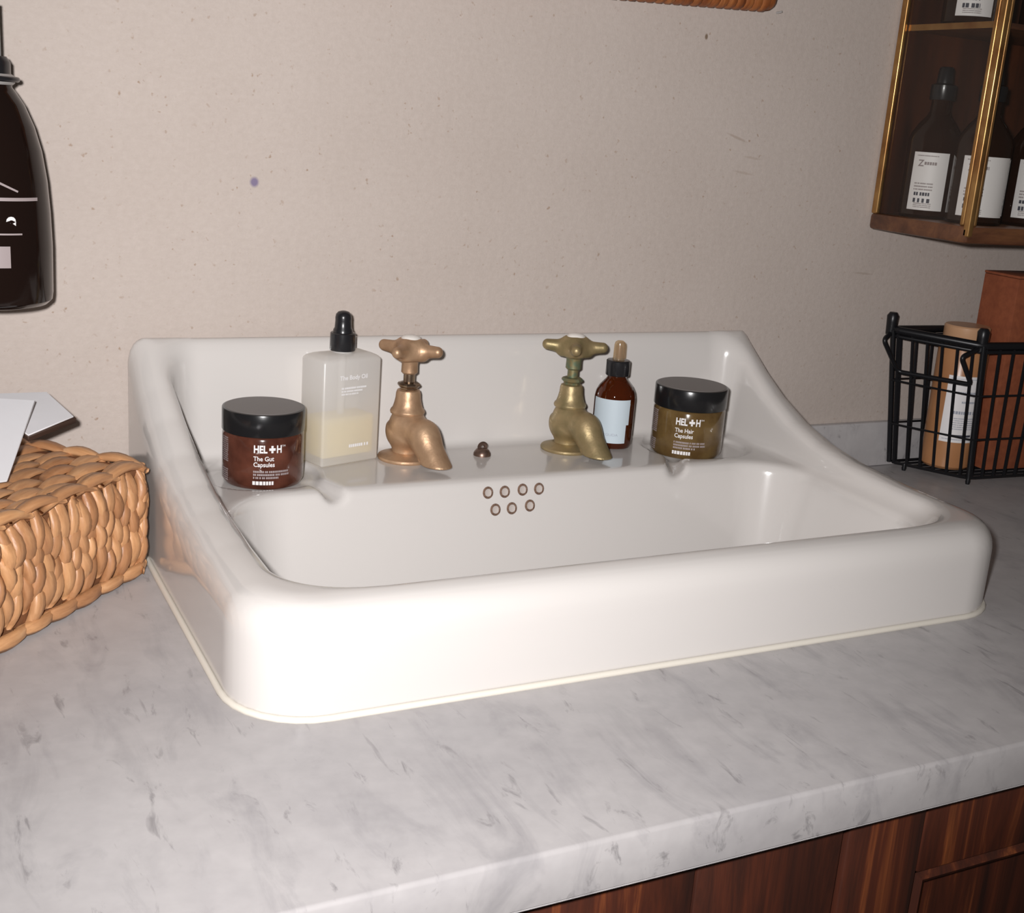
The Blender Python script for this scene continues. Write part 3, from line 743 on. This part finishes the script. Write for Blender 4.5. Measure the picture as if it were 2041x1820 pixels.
link('bracket_plate', box('bracket_plate', (-.012, .019, .1605), (.012, -hy - 0.0005, .1665), .001), M['blackplastic'], br)
th = cam_angle(hx, hy)
RB = 0.0420
def hprint(nm, vf, z, mat, r=RB): return link(nm, wrap(nm, vf, r, th, z), mat, hb)
hprint('label_rule', rect(-0.045, RB * math.radians(48), 0.0, 0.0024, 26), 0.0800, M['print_grey'], RB - 0.0002)
hprint('label_rule', rect(-0.045, RB * math.radians(29), 0.0, 0.0012, 26), 0.0560, M['print_grey'])
hprint('label_print', text_vf('e', 0.0130, 0.0007, 0.0105, 0.0), 0.0625, M['print_white'])
hprint('label_print', rect(-0.030, RB * math.radians(17), 0.0, 0.0155, 20), 0.0325, M['print_grey'])
hprint('label_print', ([(0.004, 0.010), (0.019, 0.003), (0.0195, 0.0042), (0.004, 0.0118)], [(0, 1, 2, 3)]), 0.0830, M['print_grey'], RB - 0.0004)

# ------------------------------------------------------------------ mirror with a cane-wrapped frame, top edge of the photo
mr = thing('wall_mirror', 'wall mirror in an orange-brown cane-wrapped frame, its lower edge at the top of the photo', 'mirror', (0.36, -0.001, 0.4600))
mr.rotation_euler = (0, math.radians(-2.2), 0)
FW, FH, FT = 0.245, 0.36, 0.034
def rail(nm, lo, hi): return link(nm, box(nm, lo, hi, 0.011, 4), M['cane'], mr)
lowr = rail('lower_rail', (-FW, -0.021, 0.0005), (FW - 0.0004, -0.001, FT - 0.0008))
rail('upper_rail', (-FW, -0.021, FH - FT), (FW, -0.001, FH)); rail('side_rail', (-FW, -0.021, FT), (-FW + FT, -0.001, FH - FT)); rail('side_rail', (FW - FT, -0.021, FT), (FW, -0.001, FH - FT))
link('mirror_pane', box('mirror_pane', (-FW + FT * .8, -0.008, FT * .8), (FW - FT * .8, -0.003, FH - FT * .8)), M['mirror'], mr)
bm = bmesh.new(); prof2 = rr_path(-0.0218, -0.0006, -0.0006, FT + 0.0004, 0.010, 0.010, 3)
wd = 0.0094
R3 = []
for xx, s_ in ((-wd / 2, 0.93), (-wd / 4, 1.0), (wd / 4, 1.0), (wd / 2, 0.93)):
    R3.append([bm.verts.new((xx, -0.0112 + (p[0] + 0.0112) * s_, FT / 2 + (p[1] - FT / 2) * s_)) for p in prof2])
for A, B in zip(R3, R3[1:]):
    for i in range(len(A)): bm.faces.new((A[i], A[(i + 1) % len(A)], B[(i + 1) % len(A)], B[i]))
wrap_m = bm_mesh('cane_strip', bm, True, 60); wrap_m.materials.append(M['cane'])
for k in range(50):
    xk = -FW + 0.012 + k * 0.0096
    if xk > FW - 0.008: break
    o = link('cane_strip', wrap_m, None, lowr, (xk, 0, 0)); o.scale = (1, rnd(.98, 1.03), 1)
nl = thing('wall_nail', 'tiny bent nail in the plaster beside the right end of the mirror frame', 'nail', (0.6165, 0.0, 0.4705))
link('nail_shank', tube('nail_shank', [(0, 0.004, 0), (0, -0.004, 0.0003), (0.0015, -0.0065, 0.001)], 0.0010, 8), M['grey_ring'], nl)

# ------------------------------------------------------------------ glazed wall cabinet, top right
CX0, CX1, CY, CZ0, CZ1 = 0.7725, 1.16, -0.139, 0.2670, 0.70
vc = thing('display_cabinet', 'glazed wall cabinet with gilt edges and a dark wooden back, full of bottles', 'cabinet', (CX0, 0.0, CZ0))
LX, LZ = CX1 - CX0, CZ1 - CZ0
def cb(nm, lo, hi, mat, bev=0.001, parent=None): return link(nm, box(nm, lo, hi, bev), mat, parent or vc)
cb('bottom_board', (0.0, CY, 0.0), (LX, -0.0006, 0.0175), M['vit_wood'], 0.004)
cb('top_board', (0.0, CY, LZ - 0.016), (LX, -0.0006, LZ), M['vit_wood'], 0.003)
cb('back_panel', (0.004, -0.008, 0.0177), (LX - 0.004, -0.0008, LZ - 0.0162), M['vit_back'], 0)
cb('right_side', (LX - 0.010, CY + 0.008, 0.0177), (LX - 0.001, -0.0085, LZ - 0.0162), M['vit_wood'], 0)
cb('side_pane', (0.0030, CY + 0.014, 0.0177), (0.0055, -0.0100, LZ - 0.0162), M['pane'], 0)
cb('front_pane', (0.0125, CY + 0.0045, 0.0177), (LX - 0.002, CY + 0.0070, LZ - 0.0162), M['pane'], 0)
def post(lo, hi): return link('gilt_post', box('gilt_post', lo, hi, 0.0022, 3), M['gilt'], vc)
post((0.0003, -0.0095, 0.0165), (0.0065, -0.0009, LZ - 0.015))
post((0.0, CY - 0.0002, 0.0060), (0.0075, CY + 0.0080, LZ - 0.010))
post((0.0004, CY + 0.0084, 0.0165), (0.0070, CY + 0.0140, LZ - 0.015))
post((0.0078, CY + 0.0012, 0.0165), (0.0125, CY + 0.0076, LZ - 0.015))
sh = cb('shelf', (0.0060, CY + 0.010, 0.2020), (LX - 0.011, -0.0088, 0.2075), M['vit_wood'], 0.001)
link('shelf_edge', box('shelf_edge', (0.0058, CY + 0.014, 0.2018), (0.0068, -0.0100, 0.2078)), M['gilt'], sh)

def vit_bottle(x, y, z, label, grp, turn, lab_w=0.037, bar=True):
    t = thing('spirit_bottle', label, 'bottle', (x, y, z), 0, grp)
    R = 0.0270
    link('glass_body', lathe('glass_body', [(0, 0), (R - .004, 0), (R, .003), (R, .078), (R - .002, .085), (R - .008, .095), (R - .014, .102), (.0105, .107), (.0100, .120), (0, .120)], 40), M['brownglass'], t)
    c = link('cap', lathe('cap', [(0, .1185), (.0125, .1185), (.0130, .1195), (.0128, .1330), (.0085, .1350), (.0075, .1490), (.0060, .1510), (0, .1515)], 28), M['blackplastic'], t)
    th = cam_angle(x, y) + turn
    l = link('paper_label', wrap('paper_label', rect(-lab_w / 2, lab_w / 2, 0.0080, 0.0660, 18), R + .0002, th), M['label_white'], t)
    a = -lab_w / 2
    vf = join_vf(text_vf('Z', 0.0090, 0.0002, a + 0.006, 0.0520), glyph_rects([(a + 0.0125, a + 0.026, 0.0535, 0.0030)] + [(a + 0.004, a + 0.026, 0.0620, 0.0010) for k in range(1)] + [(a + 0.005, a + 0.024, 0.0340 - 0.003 * k, 0.0014) for k in range(3)] + [(a + 0.007, a + 0.025, 0.0105 + 0.0018 * k, 0.0009) for k in range(3)]))
    link('label_print', wrap('label_print', vf, R + .0005, th), M['print_grey'], l)
    link('label_bar', wrap('label_bar', join_vf(glyph_rects([(a + 0.006, a + 0.023, 0.0155, 0.0042)]), glyph_rects([(a + 0.006, a + 0.022, 0.0225, 0.0034)])), R + .0005, th), M['print_dark'], l)
    return t
ZB = CZ0 + 0.0177
g1 = 'amber bottles on the cabinet floor'
vit_bottle(0.8085, -0.0420, ZB, 'dark bottle with white label on the cabinet floor, nearest the wall', g1, -0.05)
vit_bottle(0.8135, -0.1030, ZB, 'dark bottle with white label on the cabinet floor, behind the gilt corner post', g1, 0.30, 0.052)
vit_bottle(0.8920, -0.1000, ZB, 'dark bottle on cabinet floor right of the gilt post, cut by the photo edge', g1, 0.15)
ZS = CZ0 + 0.2077
g2 = 'amber bottles on the cabinet shelf'
vit_bottle(0.8130, -0.0560, ZS, 'dark bottle on the upper cabinet shelf, its label foot just in frame', g2, 0.15)
vit_bottle(0.8850, -0.0900, ZS, 'dark bottle on the upper cabinet shelf, right of the gilt corner post', g2, 0.15)

# ------------------------------------------------------------------ wire basket, right
wb = thing('wire_basket', 'black wire basket with swing handles, on the worktop at the right frame edge', 'basket', (0.93, -0.055, 0.0))
O0 = Vector((0.93, -0.055, 0.0))
bot = [Vector((0.842, -0.016, 0.007)), Vector((0.885, -0.094, 0.007)), Vector((1.060, -0.105, 0.007)), Vector((1.050, -0.020, 0.007))]
topc = [Vector((0.8165, -0.016, 0.1600)), Vector((0.8725, -0.094, 0.1555)), Vector((1.090, -0.108, 0.1555)), Vector((1.085, -0.016, 0.1600))]
def lvl(t): return [b_.lerp(t_, t) for b_, t_ in zip(bot, topc)]
def loc(p): return tuple(Vector(p) - O0)
def closed_round(C, r=0.008, n=3):
    out = []
    for i in range(4):
        a, b_, c = C[i - 1], C[i], C[(i + 1) % 4]
        p0 = b_ + (a - b_).normalized() * r; p2 = b_ + (c - b_).normalized() * r
        for k in range(n + 1):
            t = k / n; out.append(loc(p0 * (1 - t) ** 2 + b_ * 2 * t * (1 - t) + p2 * t * t))
    return out
link('rim', tube('rim', closed_round(lvl(1.0)), 0.0044, 8, True), M['wire'], wb)
link('rim', tube('rim', closed_round(lvl(0.955)), 0.0024, 8, True), M['wire'], wb)
def grow(C, e):
    ce = sum(C, Vector()) / 4; return [c + (c - ce).normalized() * e for c in C]
for t in (0.63, 0.30): link('hoop_wire', tube('hoop_wire', closed_round(grow(lvl(t), 0.004), 0.004), 0.0012, 6, True), M['wire'], wb)
link('hoop_wire', tube('hoop_wire', closed_round(lvl(0.0)), 0.0018, 6, True), M['wire'], wb)
def stave(e, f):
    a = bot[e].lerp(bot[(e + 1) % 4], f); b_ = topc[e].lerp(topc[(e + 1) % 4], f)
    link('stave_wire', tube('stave_wire', [loc(a), loc(b_)], 0.0019, 6), M['wire'], wb)
for k in range(6): stave(0, (k + 0.35) / 6)
for k in range(11): stave(1, (k + 0.2) / 11)
for k in range(5): stave(2, (k + 0.5) / 5)
for k in range(11): stave(3, (k + 0.5) / 11)
for k in range(1, 7):
    f = k / 7
    link('floor_wire', tube('floor_wire', [loc(bot[0].lerp(bot[1], f)), loc(bot[3].lerp(bot[2], f))], 0.0014, 6), M['wire'], wb)
for p in (bot[0].lerp(bot[1], 0.2), bot[1], bot[2], bot[3]): link('foot', lathe('foot', [(0, -0.0069), (.0022, -0.0069), (.0028, -0.004), (.0018, 0.001), (0, 0.001)], 12), M['wire'], wb, loc(p))
hp = [topc[0] + Vector((0.000, 0.002, -0.004)), Vector((0.8010, -0.020, 0.1495)), Vector((0.8290, -0.020, 0.1130)), Vector((0.8660, -0.092, 0.1130)), Vector((0.8420, -0.094, 0.1440)), topc[1] + Vector((-0.006, 0.002, -0.004))]
link('swing_handle', tube('swing_handle', [loc(p) for p in arcpts(hp, 0.006)], 0.0026, 8), M['wire'], wb)
for q in (topc[0], topc[1]):
    q = q + Vector((0.001, 0.004, 0)); kn = tube('hinge_lug', [loc(q + Vector((0, 0, -0.006))), loc(q + Vector((0, 0, 0.008))), loc(q + Vector((0, 0, 0.0145))), loc(q + Vector((0, 0, 0.0185)))], 0.006, 12, rads=[0.0055, 0.0062, 0.0066, 0.0040])
    link('hinge_lug', kn, M['wire'], wb)
for q, w in ((bot[1], topc[1]), (bot[0], topc[0])): link('corner_wire', tube('corner_wire', [loc(q), loc(w)], 0.0029, 8), M['wire'], wb)
# label holder plate on the front
e0 = bot[1].lerp(bot[2], .42); e1 = topc[1].lerp(topc[2], .42)
ph = [e1 + Vector((0, -.004, 0)), e1.lerp(e0, .62) + Vector((0, -.004, 0)), e1.lerp(e0, .62) + Vector((.07, -.008, 0)), e1 + Vector((.085, -.008, 0))]
link('tag_frame', tube('tag_frame', [loc(p) for p in arcpts(ph, .004)], 0.0036, 8), M['wire'], wb)

tb = thing('tan_bottle', 'tan bottle with a white printed label standing in the wire basket', 'bottle', (0.8950, -0.0475, 0.0095))
R = 0.0272
link('bottle_body', lathe('bottle_body', [(0, 0), (R - .003, 0), (R, .003), (R, .140), (R - .002, .1435), (0, .1440)], 48), M['tan'], tb)
link('flat_cap', lathe('flat_cap', [(0, .1438), (R - .003, .1438), (R - .0026, .1445), (R - .0026, .1590), (R - .004, .1605), (0, .1606)], 48), M['tancap'], tb)
th = cam_angle(0.8950, -0.0475)
l = link('paper_label', wrap('paper_label', rect(-R * math.radians(22), R * math.radians(75), 0.032, 0.107, 18), R + .0002, th), M['label_white'], tb)
a = -R * math.radians(22)
vf = glyph_rects([(a + .012, a + .045, .087, .0028), (a + .018, a + .048, .077, .0022), (a + .010, a + .046, .0645, .0034)] + [(a + .010, a + .048, .0590 - .0024 * k, .0011) for k in range(6)] + [(a + .003, a + .05, .0350, .0010), (a + .003, a + .05, .1035, .0008)])
link('label_print', wrap('label_print', vf, R + .0005, th), M['print_pale'], l)
link('label_bar', wrap('label_bar', rect(a + .006, a + .036, .0385, .0410), R + .0005, th), M['print_dark'], l)
bx = thing('card_box', 'tall red-brown cardboard box standing in the wire basket behind the tan bottle', 'box', (0.9645, -0.0570, 0.0095), math.radians(-4))
link('carton', box('carton', (-0.0385, -0.026, 0.0), (0.0385, 0.026, 0.216), 0.0012), M['kraft'], bx)
link('carton_lid', box('carton_lid', (-0.0388, -0.0263, 0.2163), (0.0388, 0.0263, 0.2192), 0.0008), M['kraft'], bx)
